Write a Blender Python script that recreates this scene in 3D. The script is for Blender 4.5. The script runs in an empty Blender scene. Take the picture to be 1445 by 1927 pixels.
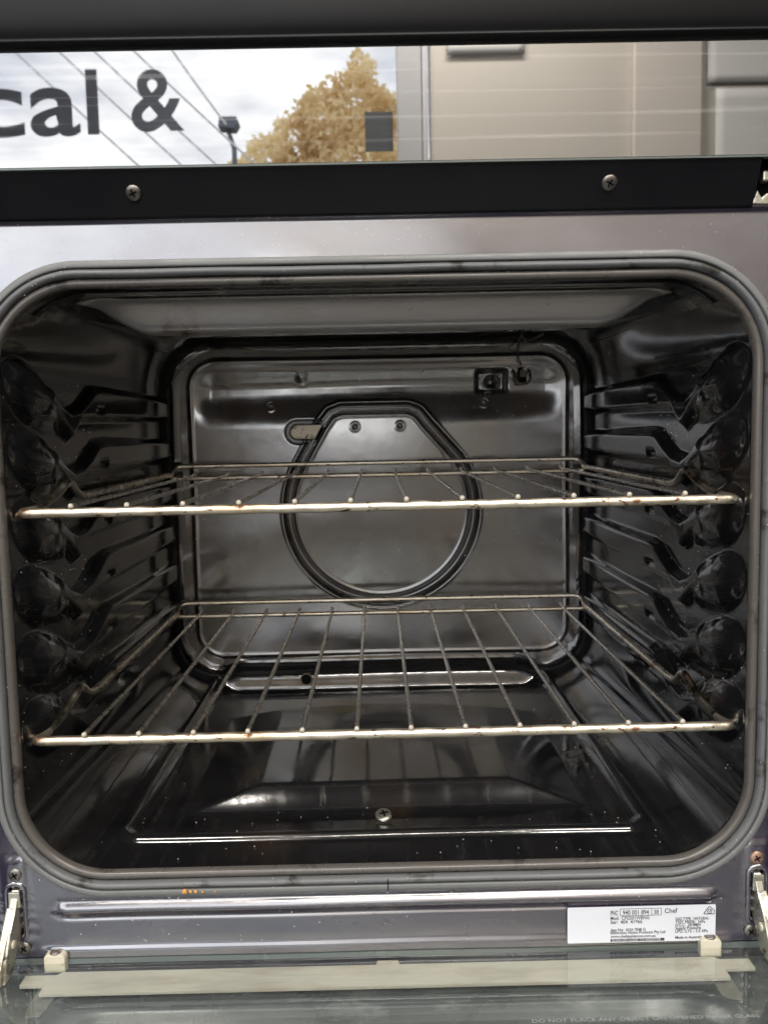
import bpy, bmesh, math, random
import numpy as np
from mathutils import Matrix, Vector, noise
random.seed(7); np.random.seed(7)
S = bpy.context.scene
COL = S.collection
PI = math.pi

# ------------------------------------------------------------------ camera
cam_d = bpy.data.cameras.new('camera'); cam = bpy.data.objects.new('camera', cam_d); COL.objects.link(cam)
S.camera = cam
def cam_axes(y, p, r):
    fw = Vector((math.sin(y)*math.cos(p), math.cos(y)*math.cos(p), math.sin(p)))
    ri = Vector((math.cos(y), -math.sin(y), 0)); up = ri.cross(fw)
    return math.cos(r)*ri + math.sin(r)*up, fw, -math.sin(r)*ri + math.cos(r)*up
ri, fw, up = cam_axes(6.2174e-3, -9.51922e-2, -2.03215e-2)
M = Matrix((ri, up, -fw)).transposed().to_4x4(); M.translation = Vector((-0.00043, -0.476978, 0.0939047))
cam.matrix_world = M
cam_d.sensor_fit = 'HORIZONTAL'; cam_d.sensor_width = 36.0; cam_d.lens = 36.0*1599.75/1445.0
cam_d.clip_start = 0.01; cam_d.clip_end = 500
cam_d.dof.use_dof = True; cam_d.dof.focus_distance = 0.56; cam_d.dof.aperture_fstop = 22.0

# ------------------------------------------------------------------ world: bright overcast sky
W = bpy.data.worlds.new('World'); S.world = W; W.use_nodes = True
wn = W.node_tree; wn.nodes.clear()
SKY = 4.2
wo = wn.nodes.new('ShaderNodeOutputWorld'); bg = wn.nodes.new('ShaderNodeBackground')
tc = wn.nodes.new('ShaderNodeTexCoord'); mp = wn.nodes.new('ShaderNodeMapping'); mp.inputs['Scale'].default_value = (1.0, 1.0, 3.2)
nz = wn.nodes.new('ShaderNodeTexNoise'); nz.inputs['Scale'].default_value = 3.4; nz.inputs['Detail'].default_value = 5; nz.inputs['Roughness'].default_value = .55
cr = wn.nodes.new('ShaderNodeValToRGB')
cr.color_ramp.elements[0].position = .38; cr.color_ramp.elements[0].color = (.40, .43, .50, 1)
cr.color_ramp.elements[1].position = .66; cr.color_ramp.elements[1].color = (1, .985, .95, 1)
wn.links.new(tc.outputs['Generated'], mp.inputs['Vector']); wn.links.new(mp.outputs[0], nz.inputs['Vector'])
wn.links.new(nz.outputs['Fac'], cr.inputs[0]); wn.links.new(cr.outputs[0], bg.inputs['Color'])
bg.inputs['Strength'].default_value = SKY; wn.links.new(bg.outputs[0], wo.inputs['Surface'])

# unseen strip lamps, added for sharp highlights and to light the wall
for k, (lx, ly, pw, wid) in enumerate([(-1.1, -1.3, 42, 1.2), (1.2, -1.5, 42, 1.2), (.2, -2.5, 60, 1.2)]):
    ld = bpy.data.lights.new('added_strip_lamp', 'AREA'); ld.shape = 'RECTANGLE'; ld.size = wid; ld.size_y = 0.12; ld.energy = pw; ld.color = (1, .94, .86)
    lo = bpy.data.objects.new('added_strip_lamp', ld); COL.objects.link(lo); lo.location = (lx, ly, 2.26)

S.view_settings.view_transform = 'Standard'; S.view_settings.look = 'None'; S.view_settings.exposure = 0.12; S.view_settings.gamma = 1
S.render.engine = 'CYCLES'
try:
    S.cycles.max_bounces = 10; S.cycles.glossy_bounces = 8; S.cycles.transmission_bounces = 8; S.cycles.diffuse_bounces = 4
    S.cycles.sample_clamp_indirect = 6.0
except Exception: pass

# ------------------------------------------------------------------ materials
def mat(name, col, rough=.5, metal=0., spec=.5, var=None, rvar=None, bump=None, ior=None, stain=None, coord='Object'):
    """var=(scale, amount, colour2)  rvar=(scale, lo, hi)  bump=(scale, strength, dist, stretch)"""
    m = bpy.data.materials.new(name); m.use_nodes = True; nt = m.node_tree; N = nt.nodes; L = nt.links
    b = N['Principled BSDF']
    b.inputs['Base Color'].default_value = (*col, 1); b.inputs['Roughness'].default_value = rough
    b.inputs['Metallic'].default_value = metal; b.inputs['Specular IOR Level'].default_value = spec
    if ior: b.inputs['IOR'].default_value = ior
    t = N.new('ShaderNodeTexCoord'); out = t.outputs[coord]
    def ns(scale, det=4, rg=.6, stretch=None):
        v = out
        if stretch:
            mm = N.new('ShaderNodeMapping'); mm.inputs['Scale'].default_value = stretch; L.new(v, mm.inputs['Vector']); v = mm.outputs[0]
        n = N.new('ShaderNodeTexNoise'); n.inputs['Scale'].default_value = scale; n.inputs['Detail'].default_value = det; n.inputs['Roughness'].default_value = rg
        L.new(v, n.inputs['Vector']); return n.outputs['Fac']
    def ramp(src, p0, p1, c0, c1):
        r = N.new('ShaderNodeValToRGB'); r.color_ramp.elements[0].position = p0; r.color_ramp.elements[1].position = p1
        r.color_ramp.elements[0].color = c0; r.color_ramp.elements[1].color = c1; L.new(src, r.inputs[0]); return r.outputs[0]
    colout = None
    if var:
        colout = ramp(ns(var[0], stretch=var[3] if len(var) > 3 else None), .5-var[1], .5+var[1], (*col, 1), (*var[2], 1))
    if stain:   # list of (scale, threshold, softness, colour, stretch)
        for sc, th, so, c, st in stain:
            f = ramp(ns(sc, 6, .65, st), th, th+so, (0, 0, 0, 1), (1, 1, 1, 1))
            mx = N.new('ShaderNodeMix'); mx.data_type = 'RGBA'
            L.new(f, mx.inputs[0])
            if colout is not None: L.new(colout, mx.inputs[6])
            else: mx.inputs[6].default_value = (*col, 1)
            mx.inputs[7].default_value = (*c, 1); colout = mx.outputs[2]
    if colout is not None: L.new(colout, b.inputs['Base Color'])
    if rvar:
        mr = N.new('ShaderNodeMapRange'); mr.inputs[1].default_value = .35; mr.inputs[2].default_value = .68
        mr.inputs[3].default_value = rvar[1]; mr.inputs[4].default_value = rvar[2]
        L.new(ns(rvar[0], 5, stretch=rvar[3] if len(rvar) > 3 else None), mr.inputs[0]); L.new(mr.outputs[0], b.inputs['Roughness'])
    if bump:
        bp = N.new('ShaderNodeBump'); bp.inputs['Strength'].default_value = bump[1]; bp.inputs['Distance'].default_value = bump[2]
        L.new(ns(bump[0], 3, stretch=bump[3] if len(bump) > 3 else None), bp.inputs['Height']); L.new(bp.outputs[0], b.inputs['Normal'])
    return m

M_CAV = mat('black_enamel', (.009, .009, .010), .12, rvar=(14, .05, .16), bump=(60, .2, .0005), ior=1.9,
            stain=[(9, .60, .12, (.022, .015, .011), (1, 1, 1)), (55, .70, .04, (.05, .035, .025), (1, 1, 1))])
M_BACK = mat('rear_enamel', (.026, .0255, .025), .2, rvar=(16, .12, .26), bump=(20, .22, .0012), ior=2.75,
             stain=[(26, .56, .06, (.055, .055, .056), (1, 1, 1)), (7, .48, .10, (.060, .038, .022), (1, 1, 1)), (45, .60, .05, (.010, .009, .008), (1, 1, 1)), (150, .66, .03, (.10, .095, .09), (1, 1, 1))])
M_CEIL = mat('roof_enamel_lit', (.27, .265, .255), .25, rvar=(18, .14, .30), bump=(160, .3, .0004), ior=2.6,
             stain=[(13, .58, .08, (.10, .05, .03), (1, 2.2, 1)), (60, .66, .05, (.13, .07, .04), (1, 1, 1))])  # pale base stands in for light on the pan face, brown stains over it
M_FRAME = mat('front_frame_enamel', (.024, .018, .042), .2, rvar=(22, .14, .32, (.5, 1, 1)), bump=(120, .15, .0003), ior=3.3,
              stain=[(75, .66, .05, (.09, .08, .08), (.5, 1, 1)), (260, .68, .03, (.16, .15, .15), (.5, 1, 1))])
M_BAND = mat('satin_black_trim', (.010, .010, .012), .42, spec=.25, rvar=(30, .3, .48))
M_HANDLE = mat('charcoal_plastic', (.013, .013, .014), .5, spec=.25, rvar=(10, .35, .5), bump=(300, .1, .0002))
M_SEAL = mat('grey_silicone_seal', (.14, .145, .15), .42, spec=.5, rvar=(50, .3, .6),
             stain=[(30, .56, .08, (.03, .028, .026), (1, 1, 1)), (120, .66, .06, (.34, .32, .29), (1, 1, 1))], bump=(90, .4, .0008))
M_FLANGE = mat('pale_rubber_flange', (.18, .185, .185), .45, rvar=(40, .3, .6), stain=[(60, .62, .08, (.12, .115, .11), (1, 1, 1))])
M_LIP = mat('worn_grey_lip', (.10, .092, .084), .3, spec=.6, rvar=(30, .2, .42), stain=[(24, .57, .08, (.025, .02, .018), (1, 1, 1)), (130, .68, .05, (.25, .22, .19), (1, 1, 1))])
M_RIM = mat('bare_rim_steel', (.22, .22, .22), .35, metal=.6, rvar=(60, .25, .55))
M_CHROME = mat('chromed_wire', (.92, .84, .70), .45, metal=1, rvar=(90, .36, .55),
               stain=[(26, .52, .14, (.74, .58, .38), (.35, 1, 1)), (90, .61, .05, (.45, .24, .16), (.45, 1, 1)), (240, .60, .05, (.16, .06, .04), (.5, 1, 1))], bump=(160, .10, .0003))
M_BAR = mat('browned_wire', (.80, .74, .66), .34, metal=1, rvar=(90, .2, .45),
            stain=[(34, .54, .12, (.34, .23, .17), (1, .35, 1)), (220, .62, .05, (.05, .03, .025), (1, 1, 1))], bump=(400, .4, .0004))
M_SIDEW = mat('oiled_wire', (.80, .72, .60), .3, metal=1, rvar=(90, .2, .45),
              stain=[(50, .52, .12, (.34, .23, .15), (1, .5, 1))], bump=(300, .4, .0004))
M_WELD = mat('bright_weld_tip', (.62, .59, .52), .3, var=(60, .2, (.42, .38, .30)))
M_ZINC = mat('zinc_plated_steel', (.60, .58, .50), .32, metal=.85, rvar=(60, .2, .5), stain=[(50, .55, .08, (.32, .26, .18), (1, 1, 1)), (90, .62, .05, (.16, .12, .08), (1, 1, 1))], bump=(140, .5, .0008))
M_SCREW = mat('screw_steel', (.27, .25, .23), .38, metal=.9, stain=[(160, .55, .08, (.2, .15, .12), (1, 1, 1))])
M_COPPER = mat('rusty_screw', (.52, .33, .25), .4, metal=.7, stain=[(200, .55, .08, (.26, .14, .1), (1, 1, 1))])
M_HOLE = mat('hole_black', (.003, .003, .003), .8, spec=.1)
M_LABEL = mat('white_label_vinyl', (.74, .76, .82), .35, var=(25, .3, (.66, .68, .75)))
M_INK = mat('label_ink', (.03, .03, .035), .5)
M_CREAM = mat('cream_strip', (.58, .54, .46), .5, stain=[(40, .52, .14, (.44, .38, .30), (.2, 1, 1)), (260, .70, .03, (.2, .15, .1), (1, 1, 1))])
M_CLIP = mat('ivory_clip', (.62, .58, .47), .4, stain=[(160, .58, .08, (.45, .33, .18), (1, 1, 1))], bump=(200, .3, .0005))
M_PRINT = mat('white_glass_print', (.36, .38, .38), .5, rvar=(40, .4, .6))
M_DUST = mat('white_dust', (.75, .73, .70), .8)
M_CRUMB = mat('orange_crumb', (.72, .40, .12), .7, var=(400, .2, (.62, .30, .1)))
M_WALL = mat('beige_wall', (.64, .60, .54), .7, var=(1.2, .3, (.60, .565, .51)), bump=(40, .1, .002))
M_PALE = mat('pale_pilaster', (.70, .65, .60), .6, var=(2, .3, (.68, .63, .58)))
M_POST = mat('grey_window_post', (.52, .52, .53), .45, rvar=(10, .35, .5))
M_POSTL = mat('aluminium_trim', (.72, .70, .74), .35, metal=.3)
M_PAPER = mat('pinned_paper', (.80, .80, .79), .6, var=(3, .3, (.76, .76, .75)))
M_SIGN = mat('slate_vinyl_letters', (.10, .115, .155), .6, var=(4, .2, (.17, .185, .23)))
M_STICK = mat('dark_sticker', (.05, .055, .065), .5, var=(6, .2, (.08, .085, .09), (.3, 1, 6)))
M_LEAF = None
M_TRUNK = mat('bark', (.12, .09, .06), .8, var=(8, .2, (.07, .05, .04)))
M_GROUND = mat('concrete_paving', (.17, .165, .16), .6, var=(2.5, .25, (.12, .12, .115)), bump=(30, .2, .004))
M_FLOOR = mat('dark_shop_floor', (.022, .020, .024), .7, spec=.15, var=(3, .25, (.015, .014, .017)))
M_CEILING = mat('shop_ceiling', (.30, .29, .27), .8, var=(2, .3, (.27, .26, .25)))
M_DIMWALL = mat('shop_side_wall', (.22, .20, .18), .7, var=(1.5, .3, (.16, .15, .14)))
M_CABLE = mat('cable_sheath', (.62, .62, .66), .5)
M_LAMP = mat('dark_lamp_paint', (.10, .11, .14), .5)
M_CASE = mat('outer_case_paint', (.05, .05, .055), .4, rvar=(20, .35, .5))
M_WIRE = mat('green_insulated_wire', (.10, .14, .11), .5)
M_BRACKET = mat('dull_bracket_steel', (.22, .18, .13), .45, metal=.6)

def leafmat(name, a, b_):
    m = bpy.data.materials.new(name); m.use_nodes = True; N = m.node_tree.nodes; L = m.node_tree.links
    b = N['Principled BSDF']; b.inputs['Roughness'].default_value = .6
    o = N.new('ShaderNodeTexCoord'); n = N.new('ShaderNodeTexNoise'); n.inputs['Scale'].default_value = 1.6; n.inputs['Detail'].default_value = 4
    r = N.new('ShaderNodeValToRGB'); r.color_ramp.elements[0].position = .38; r.color_ramp.elements[1].position = .62
    r.color_ramp.elements[0].color = (*a, 1); r.color_ramp.elements[1].color = (*b_, 1)
    L.new(o.outputs['Object'], n.inputs['Vector']); L.new(n.outputs['Fac'], r.inputs[0]); L.new(r.outputs[0], b.inputs['Base Color'])
    tr = N.new('ShaderNodeBsdfTranslucent'); L.new(r.outputs[0], tr.inputs['Color'])
    mx = N.new('ShaderNodeMixShader'); mx.inputs[0].default_value = .5
    L.new(b.outputs[0], mx.inputs[1]); L.new(tr.outputs[0], mx.inputs[2]); L.new(mx.outputs[0], N['Material Output'].inputs['Surface'])
    return m
M_LEAF = leafmat('golden_leaves', (.76, .58, .30), (.95, .84, .56))

# mirror-tinted grill-door glass: strong even reflection, fine horizontal wipe marks
def glass_dark():
    m = bpy.data.materials.new('tinted_mirror_glass'); m.use_nodes = True; N = m.node_tree.nodes; L = m.node_tree.links
    b = N['Principled BSDF']; b.inputs['Base Color'].default_value = (.012, .014, .014, 1); b.inputs['Roughness'].default_value = .015
    b.inputs['IOR'].default_value = 3.3; b.inputs['Specular IOR Level'].default_value = .5
    t = N.new('ShaderNodeTexCoord'); mp = N.new('ShaderNodeMapping'); mp.inputs['Scale'].default_value = (3, 1, 240); mp.inputs['Rotation'].default_value = (0, .04, 0)
    n = N.new('ShaderNodeTexNoise'); n.inputs['Scale'].default_value = 1.0; n.inputs['Detail'].default_value = 5; n.inputs['Distortion'].default_value = .6
    r = N.new('ShaderNodeMapRange'); r.inputs[1].default_value = .45; r.inputs[2].default_value = .75; r.inputs[3].default_value = .004; r.inputs[4].default_value = .03
    L.new(t.outputs['Object'], mp.inputs['Vector']); L.new(mp.outputs[0], n.inputs['Vector']); L.new(n.outputs['Fac'], r.inputs[0]); L.new(r.outputs[0], b.inputs['Roughness'])
    bm_ = N.new('ShaderNodeBump'); bm_.inputs['Strength'].default_value = .04; bm_.inputs['Distance'].default_value = .00002
    L.new(n.outputs['Fac'], bm_.inputs['Height']); L.new(bm_.outputs[0], b.inputs['Normal'])
    # thin film of dust in the wipe marks
    r2 = N.new('ShaderNodeValToRGB'); r2.color_ramp.elements[0].position = .55; r2.color_ramp.elements[1].position = .8
    r2.color_ramp.elements[0].color = (.012, .014, .014, 1); r2.color_ramp.elements[1].color = (.20, .20, .20, 1)
    L.new(n.outputs['Fac'], r2.inputs[0]); L.new(r2.outputs[0], b.inputs['Base Color'])
    return m
M_GLASSD = glass_dark()
def glass_clear():
    m = bpy.data.materials.new('greenish_clear_glass'); m.use_nodes = True; N = m.node_tree.nodes; L = m.node_tree.links
    N.remove(N['Principled BSDF'])
    tr = N.new('ShaderNodeBsdfTransparent'); tr.inputs['Color'].default_value = (.94, .955, .945, 1)
    gl = N.new('ShaderNodeBsdfGlossy'); gl.inputs['Roughness'].default_value = .02; gl.inputs['Color'].default_value = (.95, 1, .98, 1)
    df = N.new('ShaderNodeBsdfDiffuse'); df.inputs['Color'].default_value = (.34, .36, .34, 1)
    fr = N.new('ShaderNodeFresnel'); fr.inputs['IOR'].default_value = 1.62
    mx = N.new('ShaderNodeMixShader'); mx2 = N.new('ShaderNodeMixShader')
    t = N.new('ShaderNodeTexCoord'); mp = N.new('ShaderNodeMapping'); mp.inputs['Scale'].default_value = (1, 4, 1)
    n = N.new('ShaderNodeTexNoise'); n.inputs['Scale'].default_value = 22; n.inputs['Detail'].default_value = 6
    r = N.new('ShaderNodeMapRange'); r.inputs[1].default_value = .4; r.inputs[2].default_value = .75; r.inputs[3].default_value = .015; r.inputs[4].default_value = .11
    L.new(t.outputs['Object'], mp.inputs['Vector']); L.new(mp.outputs[0], n.inputs['Vector']); L.new(n.outputs['Fac'], r.inputs[0])
    ge = N.new('ShaderNodeNewGeometry'); om = N.new('ShaderNodeMath'); om.operation = 'SUBTRACT'; om.inputs[0].default_value = 1; om.use_clamp = True
    L.new(ge.outputs['Backfacing'], om.inputs[1]); mm = N.new('ShaderNodeMath'); mm.operation = 'MULTIPLY'; L.new(fr.outputs[0], mm.inputs[0]); L.new(om.outputs[0], mm.inputs[1])
    L.new(mm.outputs[0], mx.inputs[0]); L.new(tr.outputs[0], mx.inputs[1]); L.new(gl.outputs[0], mx.inputs[2])
    L.new(r.outputs[0], mx2.inputs[0]); L.new(mx.outputs[0], mx2.inputs[1]); L.new(df.outputs[0], mx2.inputs[2])
    L.new(mx2.outputs[0], N['Material Output'].inputs['Surface'])
    return m
M_GLASSC = glass_clear()
M_GEDGE = mat('green_glass_edge', (.13, .155, .145), .15, spec=.6, rvar=(40, .1, .3))

# ------------------------------------------------------------------ helpers
def link(name, me, m, parent=None, smooth=True):
    if m is not None:
        me.materials.append(m)
    if smooth:
        me.polygons.foreach_set('use_smooth', [True]*len(me.polygons))
    o = bpy.data.objects.new(name, me); COL.objects.link(o)
    if parent is not None: o.parent = parent
    return o
def tag(o, label=None, cat=None, group=None, kind=None):
    if label: o['label'] = label
    if cat: o['category'] = cat
    if group: o['group'] = group
    if kind: o['kind'] = kind
    return o
def empty(name, loc=(0, 0, 0)):
    o = bpy.data.objects.new(name, None); COL.objects.link(o); o.location = loc; o.empty_display_size = .02; return o
def grid(name, P, m, parent=None, flip=False, keep=None):
    """P: (ny, nx, 3) array of points; keep: optional face mask"""
    ny, nx, _ = P.shape
    i = np.arange(ny*nx).reshape(ny, nx)
    F = np.stack([i[:-1, :-1], i[:-1, 1:], i[1:, 1:], i[1:, :-1]], -1).reshape(-1, 4)
    if flip: F = F[:, ::-1]
    if keep is not None: F = F[keep.reshape(-1)]
    me = bpy.data.meshes.new(name)
    me.vertices.add(ny*nx); me.vertices.foreach_set('co', P.reshape(-1).astype(np.float32))
    me.loops.add(F.size); me.loops.foreach_set('vertex_index', F.reshape(-1).astype(np.int32))
    me.polygons.add(len(F)); me.polygons.foreach_set('loop_start', np.arange(0, F.size, 4, dtype=np.int32))
    me.update(calc_edges=True); me.validate()
    return link(name, me, m, parent)
def rrect(x0, x1, z0, z1, r, n=24, side=None):
    """closed loop of points and outward normals round a rounded rectangle, counter-clockwise seen from -Y"""
    pts, nrm = [], []
    cs = [((x1-r, z1-r), 0), ((x0+r, z1-r), 90), ((x0+r, z0+r), 180), ((x1-r, z0+r), 270)]
    for (cx, cz), a0 in cs:
        for k in range(n+1):
            a = math.radians(a0+90*k/n); c, s = math.cos(a), math.sin(a)
            pts.append((cx+r*c, cz+r*s)); nrm.append((c, s))
    if side:   # subdivide the long straight edges
        P2, N2 = [], []
        L_ = len(pts)
        for i in range(L_):
            a, b = pts[i], pts[(i+1) % L_]; d = math.hypot(b[0]-a[0], b[1]-a[1])
            P2.append(a); N2.append(nrm[i])
            if d > side*1.5:
                k = int(d/side)
                for j in range(1, k):
                    t = j/k; P2.append((a[0]+(b[0]-a[0])*t, a[1]+(b[1]-a[1])*t))
                    N2.append(nrm[i])
        pts, nrm = P2, N2
    return np.array(pts), np.array(nrm)
def ring(name, pts, nrm, prof, m, parent, wob=0.):
    """prof: list of (outward offset, y). sweep round the closed loop"""
    n = len(pts)
    idx = np.arange(n+1) % n
    P = np.zeros((len(prof), n+1, 3))
    w = np.array([wob*noise.noise((p[0]*30, p[1]*30, 1.7)) for p in pts])
    for j, (o, y) in enumerate(prof):
        q = pts+nrm*(o+w)[:, None] if wob else pts+nrm*o
        P[j, :, 0] = q[idx, 0]; P[j, :, 2] = q[idx, 1]; P[j, :, 1] = y+(w[idx]*.6 if wob else 0)
    return grid(name, P, m, parent)
def ss(a, b, x):
    t = np.clip((x-a)/(b-a), 0, 1); return t*t*(3-2*t)
def sd_rr(x, z, cx, cz, hx, hz, r):
    qx = np.abs(x-cx)-(hx-r); qz = np.abs(z-cz)-(hz-r)
    return np.hypot(np.maximum(qx, 0), np.maximum(qz, 0))+np.minimum(np.maximum(qx, qz), 0)-r
def sd_poly(x, z, poly):
    d = np.full(x.shape, 1e9); inside = np.zeros(x.shape, bool); n = len(poly)
    for i in range(n):
        ax, az = poly[i]; bx, bz = poly[(i+1) % n]
        ex, ez = bx-ax, bz-az; wx, wz = x-ax, z-az
        t = np.clip((wx*ex+wz*ez)/(ex*ex+ez*ez), 0, 1)
        d = np.minimum(d, (wx-ex*t)**2+(wz-ez*t)**2)
        c = (az > z) != (bz > z)
        with np.errstate(divide='ignore', invalid='ignore'): xi = ax+(z-az)*ex/(ez if ez else 1e-12)
        inside ^= (c & (x < xi))
    return np.where(inside, -1, 1)*np.sqrt(d)
def blur(H, k=1):
    for _ in range(k):
        A = np.pad(H, 1, mode='edge')
        H = (A[:-2, 1:-1]+A[2:, 1:-1]+A[1:-1, :-2]+A[1:-1, 2:]+4*A[1:-1, 1:-1])/8
    return H
def bm_obj(name, bm, m, parent=None, smooth=True, bevel=0, bseg=2):
    bmesh.ops.recalc_face_normals(bm, faces=bm.faces)
    me = bpy.data.meshes.new(name); bm.to_mesh(me); bm.free()
    o = link(name, me, m, parent, smooth)
    if bevel:
        md = o.modifiers.new('bevel', 'BEVEL'); md.width = bevel; md.segments = bseg; md.limit_method = 'ANGLE'; md.angle_limit = math.radians(35)
    return o
def add_box(bm, c, s, rot=None):
    r = bmesh.ops.create_cube(bm, size=1); vs = r['verts']
    bmesh.ops.scale(bm, vec=s, verts=vs)
    if rot: bmesh.ops.rotate(bm, verts=vs, matrix=Matrix.Rotation(rot[0], 3, rot[1]))
    bmesh.ops.translate(bm, vec=c, verts=vs); return vs
def box(name, c, s, m, parent=None, bevel=0, rot=None):
    bm = bmesh.new(); add_box(bm, c, s, rot); return bm_obj(name, bm, m, parent, smooth=False, bevel=bevel)
def prism(name, pts, ax, a, b, m, parent=None, bevel=0):
    """polygon pts extruded along axis ax ('x','y','z') from a to b"""
    bm = bmesh.new()
    def mk(p, t): return {'x': (t, p[0], p[1]), 'y': (p[0], t, p[1]), 'z': (p[0], p[1], t)}[ax]
    v0 = [bm.verts.new(mk(p, a)) for p in pts]; v1 = [bm.verts.new(mk(p, b)) for p in pts]
    bm.faces.new(v0); bm.faces.new(v1[::-1]); n = len(pts)
    for i in range(n): bm.faces.new((v0[i], v0[(i+1) % n], v1[(i+1) % n], v1[i]))
    return bm_obj(name, bm, m, parent, smooth=False, bevel=bevel)
def tube_bm(bm, pts, r, seg=12, closed=False, cap=True):
    pts = [Vector(p) for p in pts]
    if not closed:      # short end segments keep the smooth shading clean at the caps
        for e_, f_ in ((0, 1), (-1, -2)):
            d_ = pts[f_]-pts[e_]
            if d_.length > .004 and d_.length < 1: pts.insert(1 if e_ == 0 else len(pts)-1, pts[e_]+d_.normalized()*.0008)
    n = len(pts); rings = []
    t_prev = None; nrm = None
    for i, p in enumerate(pts):
        a = pts[(i-1) % n] if (closed or i > 0) else p; b = pts[(i+1) % n] if (closed or i < n-1) else p
        t = (b-a).normalized()
        if nrm is None:
            nrm = t.orthogonal().normalized()
        else:
            nrm = (nrm - t*nrm.dot(t)).normalized()
        bi = t.cross(nrm); rr_ = r(i/(n-1)) if callable(r) else r
        rings.append([bm.verts.new(p+(nrm*math.cos(2*PI*k/seg)+bi*math.sin(2*PI*k/seg))*rr_) for k in range(seg)])
    m_ = n if closed else n-1
    for i in range(m_):
        A, B = rings[i], rings[(i+1) % n]
        for k in range(seg): bm.faces.new((A[k], A[(k+1) % seg], B[(k+1) % seg], B[k]))
    if cap and not closed:
        bm.faces.new(rings[0][::-1]); bm.faces.new(rings[-1])
def tube(name, pts, r, m, parent=None, seg=12, closed=False):
    bm = bmesh.new(); tube_bm(bm, pts, r, seg, closed); return bm_obj(name, bm, m, parent)
def fillet(pts, rad, n=6):
    """round the corners of a polyline"""
    P = [Vector(p) for p in pts]; out = [P[0]]
    for i in range(1, len(P)-1):
        a, b, c = P[i-1], P[i], P[i+1]; u = (a-b); v = (c-b)
        r = min(rad, u.length*.45, v.length*.45); p0 = b+u.normalized()*r; p1 = b+v.normalized()*r
        for k in range(n+1):
            t = k/n; out.append((1-t)**2*p0+2*t*(1-t)*b+t*t*p1)
    out.append(P[-1]); return out
def text(name, s, size, loc, m, parent, width=None, rot=(PI/2, 0, 0), thick=.00003, align='LEFT', bold=0.):
    cu = bpy.data.curves.new(name+'_font', 'FONT'); cu.body = s; cu.size = size; cu.extrude = thick; cu.align_x = align; cu.offset = bold
    o = bpy.data.objects.new(name+'_src', cu); COL.objects.link(o)
    dg = bpy.context.evaluated_depsgraph_get(); me = bpy.data.meshes.new_from_object(o.evaluated_get(dg))
    COL.objects.unlink(o); bpy.data.objects.remove(o)
    if len(me.vertices) and width:
        xs = [v.co.x for v in me.vertices]; w = max(xs)-min(xs); x0 = min(xs)
        for v in me.vertices: v.co.x = (v.co.x-x0)*width/w
    r = link(name, me, m, parent, smooth=False); r.location = loc; r.rotation_euler = rot
    return r

# ================================================================== SETTING BEHIND THE CAMERA (seen in the reflections)
tag(box('ground', (0, -33, -.77), (120, 60, .04), M_GROUND), kind='structure')
tag(box('floor', (0, -1.05, -.76), (8.4, 3.9, .04), M_FLOOR), kind='structure')
tag(box('ceiling', (0, -1.05, 2.34), (8.6, 4.1, .08), M_CEILING), kind='structure')
tag(box('side_wall', (-4.26, -1.05, .79), (.08, 4.1, 3.06), M_DIMWALL), kind='structure')
tag(box('side_wall', (4.26, -1.05, .79), (.08, 4.1, 3.06), M_DIMWALL), kind='structure')
tag(box('rear_wall', (0, .96, .79), (8.44, .08, 3.06), M_DIMWALL), kind='structure')
YW = -3.0
wall = empty('shop_wall', (0, YW, -.74))
tag(wall, 'beige interior wall reflected in the grill door glass, right of the window', 'wall')
def wp(name, x0, x1, z0, z1, y0, y1, m, bevel=0): return box(name, ((x0+x1)/2, (y0+y1)/2-YW, (z0+z1)/2+.74), (x1-x0, y1-y0, z1-z0), m, wall, bevel)
wp('wall_panel', .235, 4.2, -.74, 2.6, YW-.12, YW, M_WALL)
wp('pilaster', 1.02, 1.285, -.74, 2.6, YW+.001, YW+.03, M_PALE, .006)
wp('apron_panel', -4.2, .105, -.74, .05, YW-.12, YW, M_WALL)
wp('header_panel', -4.2, .105, 2.15, 2.6, YW-.12, YW, M_WALL)
wf = empty('window_frame', (0, YW, 0)); tag(wf, 'grey post and pale trim at the right edge of the reflected window', 'window frame')
box('post', (.152, -.03, .93), (.095, .10, 3.3), M_POST, wf, .004)
box('trim', (.212, .0, .93), (.020, .06, 3.3), M_POSTL, wf, .006)
box('sill', (-2.05, .0, .065), (4.3, .16, .03), M_POSTL, wf, .004)
# lettering on the window, reads correctly from the street and therefore in the reflection
def window_text(name, s, xr, zbase, H, width, label):
    t = text(name, s, 1.0, (0, 0, 0), M_SIGN, None, thick=.0, bold=.016)
    me = t.data; xs = [v.co.x for v in me.vertices]; zs = [v.co.y for v in me.vertices]
    x0, x1 = min(xs), max(xs); z0, z1 = min(zs), max(zs)
    for v in me.vertices:
        v.co = (xr[0]+(v.co.x-x0)/(x1-x0)*(xr[1]-xr[0]), 0, zbase+(v.co.y-z0)/(z1-z0)*H)
    t.rotation_euler = (0, 0, 0); t.location = (0, YW-.02, 0)
    tag(t, label, 'lettering', 'window lettering'); return t
M_SIGN.use_backface_culling = False
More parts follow.
